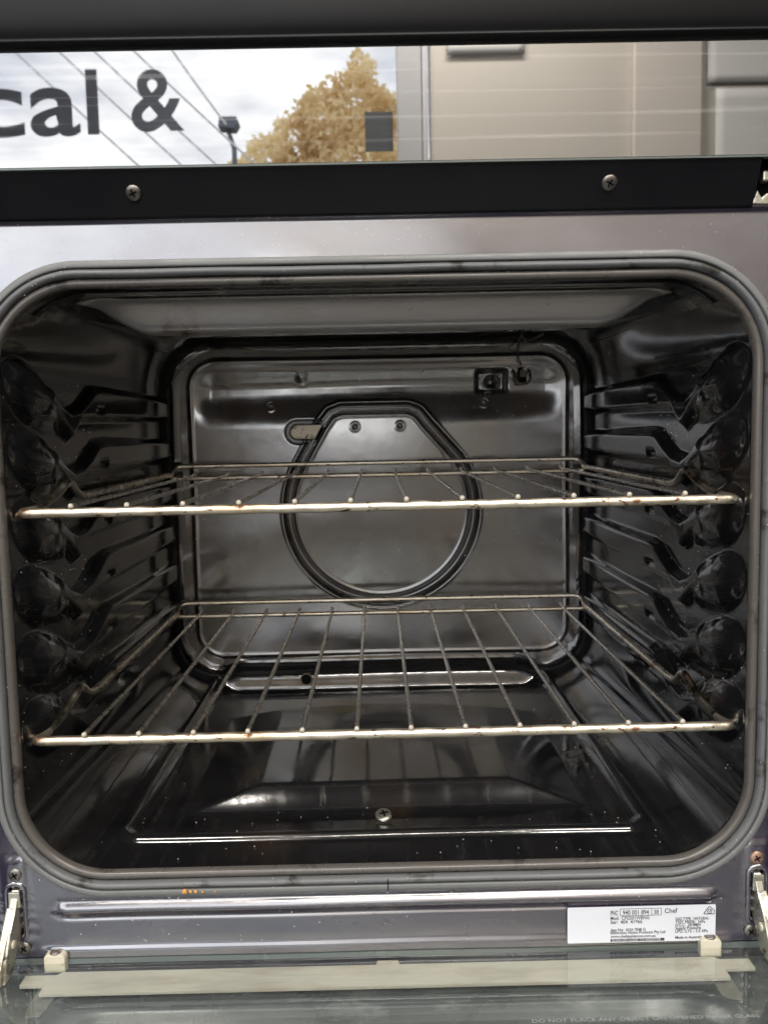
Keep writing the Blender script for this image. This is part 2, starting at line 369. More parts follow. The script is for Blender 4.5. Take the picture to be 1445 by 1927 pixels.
# the mirrored picture keeps x, so the letters stand in plain order along +x
window_text('window_letter', 'c', (-1.600, -1.352), 1.267, .185, None, 'slate grey letter c at the left end of the reflected window lettering')
window_text('window_letter', 'a', (-1.330, -1.135), 1.268, .185, None, 'slate grey letter a between the c and the l of the window lettering')
window_text('window_letter', 'l', (-1.108, -1.062), 1.274, .245, None, 'slate grey letter l, the tall straight stroke of the window lettering')
window_text('window_letter', '&', (-.935, -.730), 1.279, .235, None, 'slate grey ampersand at the right end of the window lettering')
tag(box('window_sticker', (.032, YW-.02, 1.265), (.110, .004, .150), M_STICK), 'small dark square sticker on the reflected window beside its grey post', 'sticker')
def paper(x0, x1, z0, z1, lab, curl=.006):
    xs = np.linspace(x0, x1, 12); zs = np.linspace(z0, z1, 12); X, Z = np.meshgrid(xs, zs)
    Yp = YW+.006+curl*((z1-Z)/(z1-z0))**3
    P = np.stack([X, Yp, Z], -1); o = grid('paper_sheet', P, M_PAPER); md = o.modifiers.new('t', 'SOLIDIFY'); md.thickness = .002
    tag(o, lab, 'paper sheet', 'papers pinned on the beige wall')
paper(.30, .60, 1.535, 1.95, 'pale sheet hanging low from the top of the reflected wall, next to the window trim')
paper(1.31, 1.75, 1.415, 1.80, 'pale sheet at the far upper right of the reflected wall')
paper(1.345, 1.78, .95, 1.395, 'pale sheet below the far upper right sheet on the reflected wall')

# trees, lamp, cables outside
def tree(loc, blobs, nleaf, size, label, trunk_h):
    root = empty('tree', loc); tag(root, label, 'tree')
    tube('trunk', [(0, 0, 0), (.05, 0, trunk_h*.4), (0, .05, trunk_h)], lambda t: .16*(1-.7*t), M_TRUNK, root, 8)
    n = 0; V = []; F = []
    tot = sum(b[3]**2 for b in blobs)
    for bx_, by_, bz_, br, bh in blobs:
        for _ in range(int(nleaf*br**2/tot)):
            d = Vector((random.gauss(0, 1), random.gauss(0, 1), random.gauss(0, 1))).normalized()
            rad = br*random.uniform(.45, 1)**.5*(1+.35*noise.noise((d.x*2.5+bx_, d.y*2.5+bz_, d.z*2.5)))
            c = Vector((bx_+d.x*rad, by_+d.y*rad, bz_+d.z*rad*bh))
            a = Vector((random.gauss(0, 1), random.gauss(0, 1), random.gauss(0, 1))).normalized(); b = a.orthogonal().normalized()
            s = size*random.uniform(.6, 1.4); k = len(V)
            V += [c+a*s, c+b*s*.5, c-a*s, c-b*s*.5]; F.append((k, k+1, k+2, k+3))
    me = bpy.data.meshes.new('crown'); me.from_pydata([tuple(v) for v in V], [], F); me.update()
    link('crown', me, M_LEAF, root, smooth=False)
    return root
tree((-.35, -14, -.74), [(.1, 0, 6.0, .55, 1.2), (.20, 0, 6.65, .26, 1.4), (-.4, .2, 5.8, .52, 1.1), (.5, .1, 5.9, .42, 1.1), (-.85, 0, 5.55, .48, 1.0), (-1.3, .2, 5.25, .42, .9), (-1.72, 0, 5.0, .38, .8), (-2.0, 0, 4.8, .35, .8), (0, 0, 4.9, 1.0, .8), (.7, 0, 5.0, .6, .8), (-.9, 0, 4.7, .8, .7), (-1.7, 0, 4.5, .6, .6)],
     11000, .07, 'golden leafed tree outdoors, reflected left of the window post', 4.6)
tree((-2.6, -14.5, -.74), [(0, 0, 5.0, .16, 1.6), (.25, 0, 4.75, .2, 1.0), (-.2, 0, 4.7, .14, 1)], 1200, .05, 'small slim conifer outdoors, left of the golden tree in the reflection', 4.7)
sl = empty('street_lamp', (-1.62, -10, -.74)); tag(sl, 'dark street lamp outdoors between the ampersand and the golden tree', 'street lamp')
tube('pole', [(0, 0, 0), (0, 0, 4.2), (-.07, 0, 4.42)], lambda t: .035-.012*t, M_LAMP, sl, 10)
prism('lamp_head', [(-.17, 4.42), (-.15, 4.54), (.05, 4.54), (.07, 4.47), (.02, 4.40)], 'y', -.1, .1, M_LAMP, sl, .01)
for i, (x, z, sg) in enumerate([(-3.36, 3.80, 0), (-2.95, 3.80, 0), (-2.62, 3.80, 0), (-2.25, 3.80, 0), (-1.88, 3.80, 0)]):
    dx, dz = (.50, -.76) if i == 4 else (1.48, -1.45)
    p0 = Vector((x-dx*1.2, -8, z-dz*1.2)); p1 = Vector((x+dx*(1.1 if i < 4 else 1.0), -8, z+dz*(1.1 if i < 4 else 1.0)))
    o = tube('overhead_cable', [p0+(p1-p0)*t+Vector((0, 0, -.05*math.sin(PI*t))) for t in np.linspace(0, 1, 14)], .010, M_CABLE, None, 8)
    tag(o, ['leftmost pale overhead cable crossing the reflected sky above the letter c', 'second overhead cable from the left in the reflected sky', 'third overhead cable from the left in the reflected sky', 'fourth overhead cable from the left, passing behind the ampersand', 'short steep cable running down to the street lamp head'][i], 'cable', 'overhead cables in the reflected sky')

# ================================================================== THE OVEN
oven = empty('oven', (0, 0, -.75)); OZ = .75
tag(oven, 'open oven of a freestanding gas cooker with black enamel cavity and lowered glass door', 'oven')
def part(o, label=None):
    o.location.z += OZ
    if label: o['label'] = label
    return o
# outer case (keeps daylight out of the cavity)
bm = bmesh.new()
for c, s in [((0, .485, -.2), (.56, .01, 1.1)), ((-.275, .245, -.2), (.01, .47, 1.1)), ((.275, .245, -.2), (.01, .47, 1.1)), ((0, .245, .345), (.54, .47, .01)), ((0, .245, -.745), (.54, .47, .01)), ((0, .012, -.48), (.54, .01, .48))]: add_box(bm, c, s)
part(bm_obj('outer_case', bm, M_CASE, oven, smooth=False))

HW, ZB, ZT, RC = .2128, -.1618, .1780, .046
YD = .400
# ---- cavity: four walls as fine height fields on a rounded-rectangle tube
def tube_frame(y):
    hw = HW-.0*y/YD; zb = ZB+.002*y/YD; zt = ZT+.0085*y/YD
    ins = np.where(y > YD-.013, .013-np.sqrt(np.maximum(0, .013**2-(np.clip(y-(YD-.013), 0, .013))**2)), 0)*.95
    return hw-ins, zb+ins, zt-ins
def patch(name, side, m, hfun, ds=.0008, dy=.0009, mask=None):
    """side: 'R','L' (z runs), 'B','T' (x runs). each also covers half of both adjoining corner arcs."""
    ys = np.arange(.0065, YD+dy*.5, dy); ys[-1] = YD
    ny = len(ys); arc = RC*PI/4
    if side in 'RL': a0, a1 = ZB+RC, ZT-RC
    else: a0, a1 = -(HW-RC), HW-RC
    s = np.arange(a0-arc, a1+arc+ds*.5, ds)
    Yg, Sg = np.meshgrid(ys, s, indexing='ij')
    hw, zb, zt = tube_frame(Yg)
    r = RC
    # position and inward normal
    if side in 'RL':
        t = (Sg-a0)/(a1-a0); zmid = (zb+r)+(zt-zb-2*r)*np.clip(t, 0, 1)
        below = np.clip(a0-Sg, 0, None)/RC; above = np.clip(Sg-a1, 0, None)/RC
        ang = above-below; X = hw-r+r*np.cos(ang); Z = zmid+r*np.sin(ang)
        nx, nz_ = -np.cos(ang), -np.sin(ang)
        H = hfun(Yg, Z, X, ang)
        X = X+nx*H; Z = Z+nz_*H
        if side == 'L': X = -X
        P = np.stack([X, Yg, Z], -1); return part(grid(name, P, m, oven, flip=(side == 'R')))
    t = (Sg-a0)/(a1-a0); xmid = -(hw-r)+2*(hw-r)*np.clip(t, 0, 1)
    le = np.clip(a0-Sg, 0, None)/RC; ri_ = np.clip(Sg-a1, 0, None)/RC; ang = ri_-le
    X = xmid+r*np.sin(ang)
    if side == 'B': Z = zb+r-r*np.cos(ang); nz_ = np.cos(ang)
    else: Z = zt-r+r*np.cos(ang); nz_ = -np.cos(ang)
    nx = -np.sin(ang)
    H = hfun(Yg, X, Z, ang); X = X+nx*H; Z = Z+nz_*H
    P = np.stack([X, Yg, Z], -1)
    kp = mask((Yg[:-1, :-1]+Yg[1:, 1:])/2, (X[:-1, :-1]+X[1:, 1:])/2) if mask else None
    return part(grid(name, P, m, oven, flip=(side == 'T'), keep=kp))

RIBS = [.1205, .0805, .0375, -.003, -.0440, -.0850]
def ribs(Y_, Z, X, ang):
    H = np.zeros_like(Y_)
    for i, zc in enumerate(RIBS):
        z = Z-zc
        sel = (np.abs(z) < .036)
        ys_, zs_ = Y_[sel], z[sel]
        # long runner with the V-shaped stop near the front
        pl = [(.058, -.004), (.080, -.014), (.100, -.0275), (.107, -.0300), (.114, -.0275), (.128, -.0165), (.150, -.0155), (.384, -.0135), (.389, -.010), (.389, .006), (.384, .0100), (.170, .0115), (.156, .0100), (.140, .0020), (.122, -.0050), (.104, -.0070), (.088, -.0010), (.072, .0080)]
        d = -sd_poly(ys_, zs_, pl)
        h = .0068*np.sin(np.clip(d/.0058, 0, 1)*PI/2)**.9
        h -= .0012*ss(.300, .304, ys_)*ss(0, .002, d)
        dw = sd_rr(ys_-.9*zs_, zs_, .172, -.0075, .010, .0036, .003); h -= .0022*(1-ss(-.0030, .0006, dw))
        # rounded lobe at the mouth, flowing back into the notch
        rho = np.sqrt(((ys_-.044)/np.where(ys_ < .044, .034, .058))**2+((zs_+.001+.26*(ys_-.044))/.0195)**2)
        lobe = .0092*np.clip(1-rho**2, 0, 1)**np.where(ys_ < .044, .62, 1.0)
        dc = sd_rr(ys_-.25*zs_, zs_, .052, -.0085, .0135, .0050, .003); lobe = lobe-np.where(rho < 1, .0014*(1-ss(-.004, .0006, dc)), 0)
        k_ = .0055
        e = np.clip((lobe-h)/k_*.5+.5, 0, 1); m = h*(1-e)+lobe*e+k_*e*(1-e)*ss(.0, .003, np.minimum(h, lobe))
        Hs = H[sel]; H[sel] = np.maximum(Hs, m)
    H = blur(H, 3)
    H = H*np.clip(1-ss(.25, .9, np.abs(ang)), 0, 1)
    H += .0014*np.sin(Y_*15+Z*11+1.0)*np.sin(Z*15-Y_*7)
    H += .0009*np.exp(-((ang+.35+.9*(Y_-.05))/.06)**2)
    return H
patch('cavity_side_wall', 'R', M_CAV, ribs)
patch('cavity_side_wall', 'L', M_CAV, ribs)

def floor_h(Y_, X, Z, ang):
    H = .0005*np.sin(X*21+.6)*np.sin(Y_*19)
    d = sd_rr(X, Y_, -.0015, .2165, .1720, .1800, .020)
    H += .0030*(1-ss(-.0014, .0006, d))+.0010*np.exp(-((d+.0040)/.0022)**2)-.0026*(1-ss(-.012, -.004, d))
    # low pyramid pressed in the middle of the plate
    dx = .136-np.abs(X); dy_ = np.minimum((Y_-.0755)/.0145, (.296-.9*X*X*2-Y_)/.04)
    q = np.clip(np.minimum(dx/.050, dy_), 0, 1); H += .0142*(.8*q+.2*ss(0, 1, q))
    # rear burner cover: sloped face to the front
    e = np.clip((.172-np.abs(X+.003))/.03, 0, 1)
    ramp = np.interp(Y_, [.330, .345, .3700, .3725, .3765, .380, .392], [0, -.0040, -.0094, -.0085, .0060, .0070, .0070])
    H = H+np.where(Y_ > .322, ramp*ss(0, 1, e), 0)
    return blur(H, 2)
patch('cavity_floor', 'B', M_CAV, floor_h)

def ceil_h(Y_, X, Z, ang):
    w = ss(0, 1, np.clip((.193-np.abs(X))/.055, 0, 1))
    y0 = .052+.0*X
    p = np.interp(Y_, [.050, .0565, .0580, .0592, .0604, .0630, .070, .086, .110, .140, .175], [0, .0006, .0030, .0120, .0195, .0218, .0232, .0228, .0180, .006, 0])
    H = p*w
    H += .0015*np.exp(-((Y_-.030)/.004)**2)
    return blur(H, 3)
def pan(y, x):   # front face of the pressed roof pan, its brightness painted in as paler enamel
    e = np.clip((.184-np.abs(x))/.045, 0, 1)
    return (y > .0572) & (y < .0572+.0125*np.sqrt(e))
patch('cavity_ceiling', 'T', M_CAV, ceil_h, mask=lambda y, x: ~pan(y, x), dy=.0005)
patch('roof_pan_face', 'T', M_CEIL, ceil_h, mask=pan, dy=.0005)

# ---- rear panel
gx = np.arange(-.2045, .2046, .0009); gz = np.arange(-.1595, .1895, .0009)
Xb, Zb = np.meshgrid(gx, gz)
C0 = (.0025, .0135); R0 = .0895
a_l = math.radians(152); a_r = math.radians(28)
poly = [(C0[0]+R0*math.cos(a), C0[1]+R0*math.sin(a)) for a in np.linspace(math.radians(148), math.radians(392), 70)]
poly += [(.046, .098), (.038, .1085), (.030, .1115), (-.036, .1115), (-.044, .1085), (-.052, .098)]
dk = sd_poly(Xb, Zb, poly)
dr = sd_rr(Xb, Zb, .0015, .0150, .1945, .1555, .030)
Hb = .0045*(1-ss(-.0035, .0005, dr))
Hb += .0012*np.exp(-((dr+.0035)/.0013)**2)
Hb -= .0078*np.sin(np.clip(dk/.0118, 0, 1)*PI)**1.3
Hb += .0012*np.exp(-((dk+.0012)/.0012)**2)+.0008*np.exp(-((dk-.0128)/.0014)**2)
dsl = sd_rr(Xb, Zb, -.058, .0945, .0345, .0105, .0104)
Hb -= np.where(dk > .009, .0040*ss(-.004, -.001, dsl)*(1-ss(.0, .002, dsl)), 0)
for hx, hz, r_, dp in [(-.1085, .121, .0034, .006), (.1094, .121, .0034, .006), (-.0229, .0988, .003, .0022), (.0229, .0988, .003, .0022)]:
    rr_ = np.hypot(Xb-hx, Zb-hz); Hb -= dp*(1-ss(r_*.55, r_, rr_)); Hb += .0007*np.exp(-((rr_-r_*1.25)/.0009)**2)
dl = sd_rr(Xb, Zb, .1175, .1425, .0165, .0125, .004)
Hb -= .011*(1-ss(-.004, .0005, dl)); Hb += .006*np.exp(-((Xb-.1175)**2+(Zb-.142)**2)/(.006**2))
Hb += .0022*np.exp(-((Xb+.076)**2+(Zb-.148)**2)/(.0045**2))      # small pressed pip at upper left
# soft horizontal break at the level of the upper fixing holes; the sheet is slightly dished
Hb -= .0050*ss(.098, .134, Zb)*(1-ss(.138, .166, Zb))*ss(.012, .016, dk)*(1-ss(-.025, -.004, dr))
Hb -= np.where((dk > .010) & (dsl < -.004), .16*(Zb-.0945), 0)
Hb += .0014*np.sin(Xb*17+1.2)*np.sin(Zb*21+.4)
Hb += .0008*np.exp(-((Zb+.0+.35*np.abs(Xb)**1.5)/.03)**2)
Hb = blur(Hb, 2)
part(grid('cavity_rear_panel', np.stack([Xb, YD-Hb, Zb], -1), M_BACK, oven))
part(box('fixing_hole', (-.1085, .4035, .121), (.003, .001, .003), M_HOLE, oven)) if False else None
# plate seen through the slot left of the keyhole pressing
M_SLOT = mat('dull_brass_plate', (.62, .55, .42), .4, metal=.3, stain=[(60, .55, .08, (.25, .2, .14), (1, 1, 1))])
sl_ = [(-.0815+.0070*math.cos(a), .0945+.0070*math.sin(a)) for a in np.linspace(PI/2, 3*PI/2, 12)]+[(-.0640, .0875), (-.0560, .1015)]
part(prism('slot_plate', sl_, 'y', .3945, .3960, M_SLOT, oven, .0004))
# thermostat clip and its wire
clip = part(tube('thermostat_clip', fillet([(.1400, .394, .1515), (.1400, .388, .1430), (.1435, .388, .1385), (.1520, .388, .1385), (.1555, .388, .1430), (.1555, .394, .1515)], .002), .0013, M_BRACKET, oven, 8))
part(box('clip_tongue', (.1477, .389, .1475), (.0055, .004, .010), M_BRACKET, oven, .001))
part(box('clip_slot', (.1477, .3885, .1425), (.0060, .0065, .005), M_HOLE, oven))
part(tube('sensor_wire', [(.1435, .36, .186), (.140, .365, .180), (.1405, .375, .172), (.143, .386, .164), (.147, .390, .157)], .0007, M_WIRE, oven, 6))
part(tube('sensor_wire', [(.136, .33, .181), (.142, .335, .176), (.150, .34, .178), (.158, .335, .182)], .0014, M_BRACKET, oven, 6))
# burner peep hole + floor screw
def disc(name, c, r, axis, m, h=.001, parent=None, seg=28, dome=0.0):
    bm = bmesh.new(); prof = [(r, 0), (r, h*.5), (r*.86, h*.9), (r*.5, h*(1+dome*.7)), (0.0001, h*(1+dome))]
    rings = []
    for rr_, hh in prof: rings.append([bm.verts.new((rr_*math.cos(2*PI*k/seg), rr_*math.sin(2*PI*k/seg), hh)) for k in range(seg)])
    for A, B in zip(rings, rings[1:]):
        for k in range(seg): bm.faces.new((A[k], A[(k+1) % seg], B[(k+1) % seg], B[k]))
    bm.faces.new(rings[-1])
    q = Vector((0, 0, 1)).rotation_difference(Vector(axis)).to_matrix()
    bmesh.ops.rotate(bm, verts=bm.verts, matrix=q); bmesh.ops.translate(bm, vec=c, verts=bm.verts)
    return bm_obj(name, bm, m, parent)
part(disc('burner_hole', (-.0780, .3736, -.1580), .0050, (0, -.96, .27), M_HOLE, .0006, oven))
# ring round the hole
bmh = bmesh.new(); q = Vector((0, 0, 1)).rotation_difference(Vector((0, -.96, .27))).to_matrix()
tube_bm(bmh, [q @ Vector((.0057*math.cos(a), .0057*math.sin(a), .0004))+Vector((-.0780, .3736, -.1580)) for a in np.linspace(0, 2*PI, 33)[:-1]], .0006, 6, closed=True)
part(bm_obj('hole_rim', bmh, M_BRACKET, oven))
def screw(c, r, axis, m, ang=.3, slot=.0004):
    s = part(disc('screw', c, r, axis, m, r*.32, oven, dome=.25)); ax = Vector(axis).normalized()
    bm = bmesh.new(); qq = Vector((0, 0, 1)).rotation_difference(ax).to_matrix()
    for a in (ang, ang+PI/2):
        vs = add_box(bm, (0, 0, r*.40), (r*1.0, r*.2, r*.12), (a, 'Z'))
    bmesh.ops.rotate(bm, verts=bm.verts, matrix=qq); bmesh.ops.translate(bm, vec=c, verts=bm.verts)
    o = bm_obj('cross_slot', bm, M_HOLE, s, smooth=False); return s
screw((-.0014, .0600, -.1578), .0056, (0, -.35, 1), M_ZINC)

# ---- lip, seal, frame rim
OX, OZB, OZT, OR = .2112, -.1608, .1752, .048
pts, nrm = rrect(-OX, OX, OZB, OZT, OR, 40, .006)
part(ring('cavity_lip', pts, nrm, [(.0002, .0050), (.0000, .0035), (.0004, .0022), (.0010, .0010), (.0022, .0003), (.0036, .0003), (.0048, .0012), (.0053, .006)], M_LIP, oven))
prof = [(.0053, .007)]
for k in range(19):
    a = PI*1.08*(k/18)-.04*PI; prof.append((.0078-.0023*math.cos(a), .0012-.0036*math.sin(a)))
prof += [(.0103, .007)]
part(ring('cavity_mouth', pts, nrm, [(.0016, .0090), (.0010, .0070), (.0003, .0052), (.0002, .0046)], M_CAV, oven))
seal_o = part(ring('door_seal', pts, nrm, prof, M_SEAL, oven, wob=.0004))
ring('seal_flange', pts, nrm, [(.0105, .006), (.0106, .0002), (.0109, -.0010), (.0114, -.0013), (.0142, -.0009), (.0147, -.0003), (.0149, .0004)], M_FLANGE, seal_o)
ring('seal_channel', pts, nrm, [(.0050, .0068), (.0110, .0068)], M_HOLE, seal_o)
# butt joint in the seal at bottom centre, and one at upper right
part(tube('seal_joint', [(.0004, y_, z_) for y_, z_ in [(.001, -.1665), (-.0024, -.1680), (-.0026, -.1690), (-.0022, -.1704), (-.0012, -.1725), (-.001, -.1753)]], .0003, M_HOLE, oven, 6))
part(tube('seal_joint', [(x_, y_, .1300) for y_, x_ in [(.001, .2166), (-.0024, .2182), (-.0026, .2192), (-.0022, .2205), (-.0012, .2228), (-.001, .2258)]], .0003, M_HOLE, oven, 6))
# ---- front frame with hole, pressed ribs and slots
n_ = len(pts); X1, Z0f, Z1f = .268, -.2120, .2125
M_ = 64
P = np.zeros((M_+1, n_+1, 3))
inner = pts+nrm*.0148
# outer boundary: shoot each normal to the rectangle (corners handled by mapping)
outer = []
ce = np.array([0, (OZB+OZT)/2])
for p_, nn in zip(inner, nrm):
    ts = []
    if nn[0] > 1e-6: ts.append((X1-p_[0])/nn[0])
    if nn[0] < -1e-6: ts.append((-X1-p_[0])/nn[0])
    if nn[1] > 1e-6: ts.append((Z1f-p_[1])/nn[1])
    if nn[1] < -1e-6: ts.append((Z0f-p_[1])/nn[1])
    outer.append(p_+nn*min(ts))
outer = np.array(outer)
id_ = np.arange(n_+1) % n_
for j in range(M_+1):
    t = j/M_; q_ = inner*(1-t)+outer*t; P[j, :, 0] = q_[id_, 0]; P[j, :, 2] = q_[id_, 1]
def frame_y(x, z):
    y = np.zeros_like(x)
    # stadium rib low on the frame
    d = sd_rr(x, z, 0, -.1830, .1945, .0040, .0039)
    y -= .0019*(1-ss(-.0036, .0006, d))
    d2 = sd_rr(x, z, 0, -.1835, .1945, .0052, .005); y += .0008*np.exp(-(d2/.0009)**2)
    # lower return of the sheet: swells forward near the door
    sx = 1-ss(.200, .206, np.abs(x))
    y -= .0012*ss(-.2045, -.2085, z)*sx
    # raised hinge pad round screw and slot
    d3 = sd_rr(np.abs(x), z, .2178, -.180, .0060, .029, .003); y -= .0012*(1-ss(-.001, .0015, d3))
    # step at the top edge
    y -= .0015*ss(.2085, .2125, z)
    y += .0003*np.sin(x*40+z*11)*np.sin(z*70+x*5)
    return y
P[:, :, 1] = frame_y(P[:, :, 0], P[:, :, 2])
cx_ = (P[:-1, :-1, 0]+P[1:, 1:, 0])/2; cz_ = (P[:-1, :-1, 2]+P[1:, 1:, 2])/2
keep = ~((np.abs(np.abs(cx_)-.2180) < .0038) & (cz_ < -.1675) & (cz_ > -.2000))
part(grid('front_frame', P, M_FRAME, oven, keep=keep))
# bottom strip below the frame sheet so nothing shows through behind the door glass
part(box('lower_front', (0, .004, -.235), (.54, .006, .048), M_FRAME, oven, .001))
for sx in (-1, 1):
    # bracket plate with a real slot
    sp, sn = rrect(sx*.2180-.0040, sx*.2180+.0040, -.2000, -.1672, .0035, 8)
    bk = part(ring('hinge_slot', sp, sn, [(0, .016), (0, -.0014), (.0004, -.0019), (.0022, -.0019), (.0028, -.0012)], M_FRAME, oven))
    b2 = box('slot_back', (sx*.2180, .0165, -.1836), (.010, .001, .036), M_HOLE, bk)
    screw((sx*.2172, -.0008, -.1602), .0040, (0, -1, 0), M_SCREW if sx < 0 else M_COPPER, .5)
    screw((sx*.2145, -.0008, -.2055), .0040, (0, -1, 0), M_SCREW, .9)

# ---- trim band below the grill door
bandp = [(-.0150, .2345), (-.0150, .2330), (-.0040, .2118), (-.0022, .2108), (.0, .2112), (.002, .2345)]
part(prism('trim_band', bandp, 'x', -.262, .206, M_BAND, oven, .0006))
screw((-.1272, -.0098, .2228), .0042, (0, -.88, -.47), M_SCREW, .4)
screw((.1262, -.0098, .2235), .0042, (0, -.88, -.47), M_SCREW, 1.1)
# grill-door catch at right end
part(box('catch_recess', (.236, .002, .224), (.058, .004, .028), M_HOLE, oven))
part(prism('door_catch', [(.2055, .2125), (.2085, .2200), (.2110, .2160), (.2140, .2185), (.2200, .2170), (.2200, .2120)], 'y', -.0035, .0005, M_ZINC, oven, .0006))
part(box('catch_pin', (.2118, -.004, .2265), (.004, .006, .006), M_ZINC, oven, .001))

# ---- grill door: dark mirror glass plus the handle rail above
gd = part(empty('grill_door')); gd.parent = oven
def gpart(o): return o
box('mirror_glass', (0, -.0140, .2752), (.53, .0040, .0816), M_GLASSD, gd, .0004)
box('glass_bottom_edge', (0, -.0142, .2339), (.53, .0046, .0009), M_GEDGE, gd)
box('door_backing', (0, -.003, .278), (.53, .016, .086), M_BAND, gd)
# handle rail: rounded bar across the door, a little in front of the glass
hp = [(-.0150, .2935), (-.0200, .2938), (-.0222, .2950)]+[(-.0205-.0065*math.sin(a), .3200-.0245*math.cos(a)) for a in np.linspace(.25, PI-.2, 14)]+[(-.0150, .345)]
o = prism('handle_rail', hp, 'x', -.275, .275, M_HANDLE, gd, .0015)
for p_ in o.data.polygons: p_.use_smooth = True

# ---- lowered oven door
door = part(empty('oven_door')); door.parent = oven
ZG = -.2125
# tempered inner glass
gl = box('inner_glass', (0, -.2000, ZG-.0020), (.56, .3990, .0040), M_GLASSC, door, .0003)
box('glass_front_edge', (0, -.0003, ZG-.0020), (.56, .0006, .0036), M_GEDGE, door)
# cream strip lying under the glass, notched at both ends and tabbed in the middle
sp_ = [(-.2110, -.0095), (-.1930, -.0095), (-.1900, -.0070), (-.0075, -.0070), (-.0068, -.0030), (.0055, -.0030), (.0062, -.0070), (.1900, -.0070), (.1930, -.0095), (.2100, -.0095), (.2100, -.0185), (.1925, -.0185), (.1925, -.0262), (-.1970, -.0262), (-.1970, -.0185), (-.2110, -.0185)]
prism('sealing_strip', sp_, 'z', ZG-.0066, ZG-.0046, M_CREAM, door, .0002)
# door cavity under the glass
M_DIN = mat('door_inner_enamel', (.06, .07, .075), .3, rvar=(20, .2, .4), stain=[(14, .5, .12, (.10, .11, .115), (.4, 1, 1)), (40, .6, .08, (.17, .18, .18), (.3, 1, 1))])
xs = np.linspace(-.28, .28, 200); yv = np.linspace(0, -.40, 160); Xd, Yd = np.meshgrid(xs, yv)
dd = sd_rr(Xd, Yd, 0, -.2, .205, .165, .05)
Zd = ZG-.0095-.010*(1-ss(-.012, .004, dd))+.0015*np.exp(-((dd-.004)/.003)**2)
grid('door_inner_panel', np.stack([Xd, Yd, Zd], -1), M_DIN, door, flip=True)
box('door_outer_shell', (0, -.2, ZG-.034), (.56, .40, .020), M_CASE, door, .003)
M_TAIL = mat('dull_clip_tail', (.20, .20, .18), .5)
# glass retaining clips
def gclip(x):
    c = empty('glass_clip'); c.parent = door
    pr = [(x-.0062, ZG-.006), (x-.0062, ZG+.0035), (x-.0045, ZG+.0052), (x+.0045, ZG+.0052), (x+.0062, ZG+.0035), (x+.0062, ZG-.006)]
    prism('clip_body', pr, 'y', -.0060, .0000, M_CLIP, c, .0009)
    disc('clip_rivet', (x, -.0030, ZG+.0052), .0032, (0, 0, 1), M_SCREW, .0010, c)
    prism('clip_tail', [(x-.0062, -.006), (x+.0062, -.006), (x+.0055, -.034), (x+.004, -.039), (x-.004, -.039), (x-.0055, -.034)], 'z', ZG-.0098, ZG-.0088, M_TAIL, c, .0003)
gclip(-.1955); gclip(.1895)
t = text('printed_warning', 'DO NOT PLACE ANY OBJECT ON OPENED INNER GLASS', .0034, (.0735, -.0652, ZG+.00006), M_PRINT, door, width=.118, rot=(0, 0, 0), thick=.00002)

# hinge arms
def arm(sx):
    a = empty('hinge_arm'); a.parent = door
    x = sx*.2175
    # broad outer channel reaching from the slot down to the door
    pl = [(.006, -.1690), (-.002, -.1692), (-.0075, -.1785), (-.0150, -.1870), (-.0235, -.2010), (-.0260, -.2120), (-.0120, -.2105), (-.0045, -.2000), (.006, -.1880)]
    prism('channel', pl, 'x', x-.0022, x+.0022, M_ZINC, a, .0006)
    pl2 = [(-.0070, -.1765), (-.0125, -.1835), (-.0180, -.1900), (-.0275, -.2020), (-.0285, -.2118), (-.0215, -.2112), (-.0165, -.1990), (-.0080, -.1860)]
    prism('link_plate', pl2, 'x', x+sx*.0014-.0022, x+sx*.0014+.0022, M_ZINC, a, .0010)
    prism('flange', [(x-.0032, -.1695), (x+.0032, -.1695), (x+.0036, -.1790), (x-.0036, -.1790)], 'y', -.0042, -.0026, M_ZINC, a, .0005)
    disc('rivet', (x-sx*.0024, -.0140, -.1950), .0024, (-sx, 0, 0), M_CLIP, .0012, a)
arm(-1); arm(1)

# ---- rating label
lab = part(empty('rating_label')); lab.parent = oven
LX0, LX1, LZ0, LZ1, LY = .1056, .1930, -.2098, -.1876, -.0026
lpt, _ = rrect(LX0, LX1, LZ0, LZ1, .0008, 4)
prism('sticker', [tuple(p_) for p_ in lpt], 'y', LY, LY+.0002, M_LABEL, lab)
box('foam_backing', ((LX0+LX1)/2, LY+.0016, (LZ0+LZ1)/2), (LX1-LX0-.002, .0026, LZ1-LZ0-.002), M_FRAME, lab)
ty = LY-.00012
def lt(s, u, v, size, w):   # u,v as fractions of the label, v down from top; v is the baseline
    return text('printed_line', s, size*1.32, (LX0+u*(LX1-LX0), ty, LZ1-v*(LZ1-LZ0)), M_INK, lab, width=w*(LX1-LX0), bold=.00003)
lt('PNC', .290, .235, .0031, .050)
lt('940 001 894', .372, .225, .0029, .176); lt('38', .582, .225, .0029, .032)
lt('Chef', .655, .205, .0031, .086)
lt('Mod:  CFG501WBNG', .290, .365, .0023, .262)
lt('Ser:  404  41966', .290, .475, .0023, .214)
lt('App No:  AGA 7848 G', .290, .685, .0019, .236)
lt('Electrolux Home Products Pty Ltd', .290, .765, .0019, .370)
lt('www.chefappliances.com.au', .290, .865, .0018, .305)
lt('GAS TYPE:  NATURAL', .728, .415, .0019, .228)
lt('TEST PRESS:  1kPa', .728, .505, .0019, .200)
lt('H.G.C.  28.9MJ/h', .728, .590, .0019, .172)
lt('Supply Pressure', .728, .675, .0019, .172)
lt('LPG: 2.75 - 3.5 kPa', .728, .765, .0019, .220)
lt('Made in Australia', .728, .935, .0019, .185)
bm = bmesh.new()
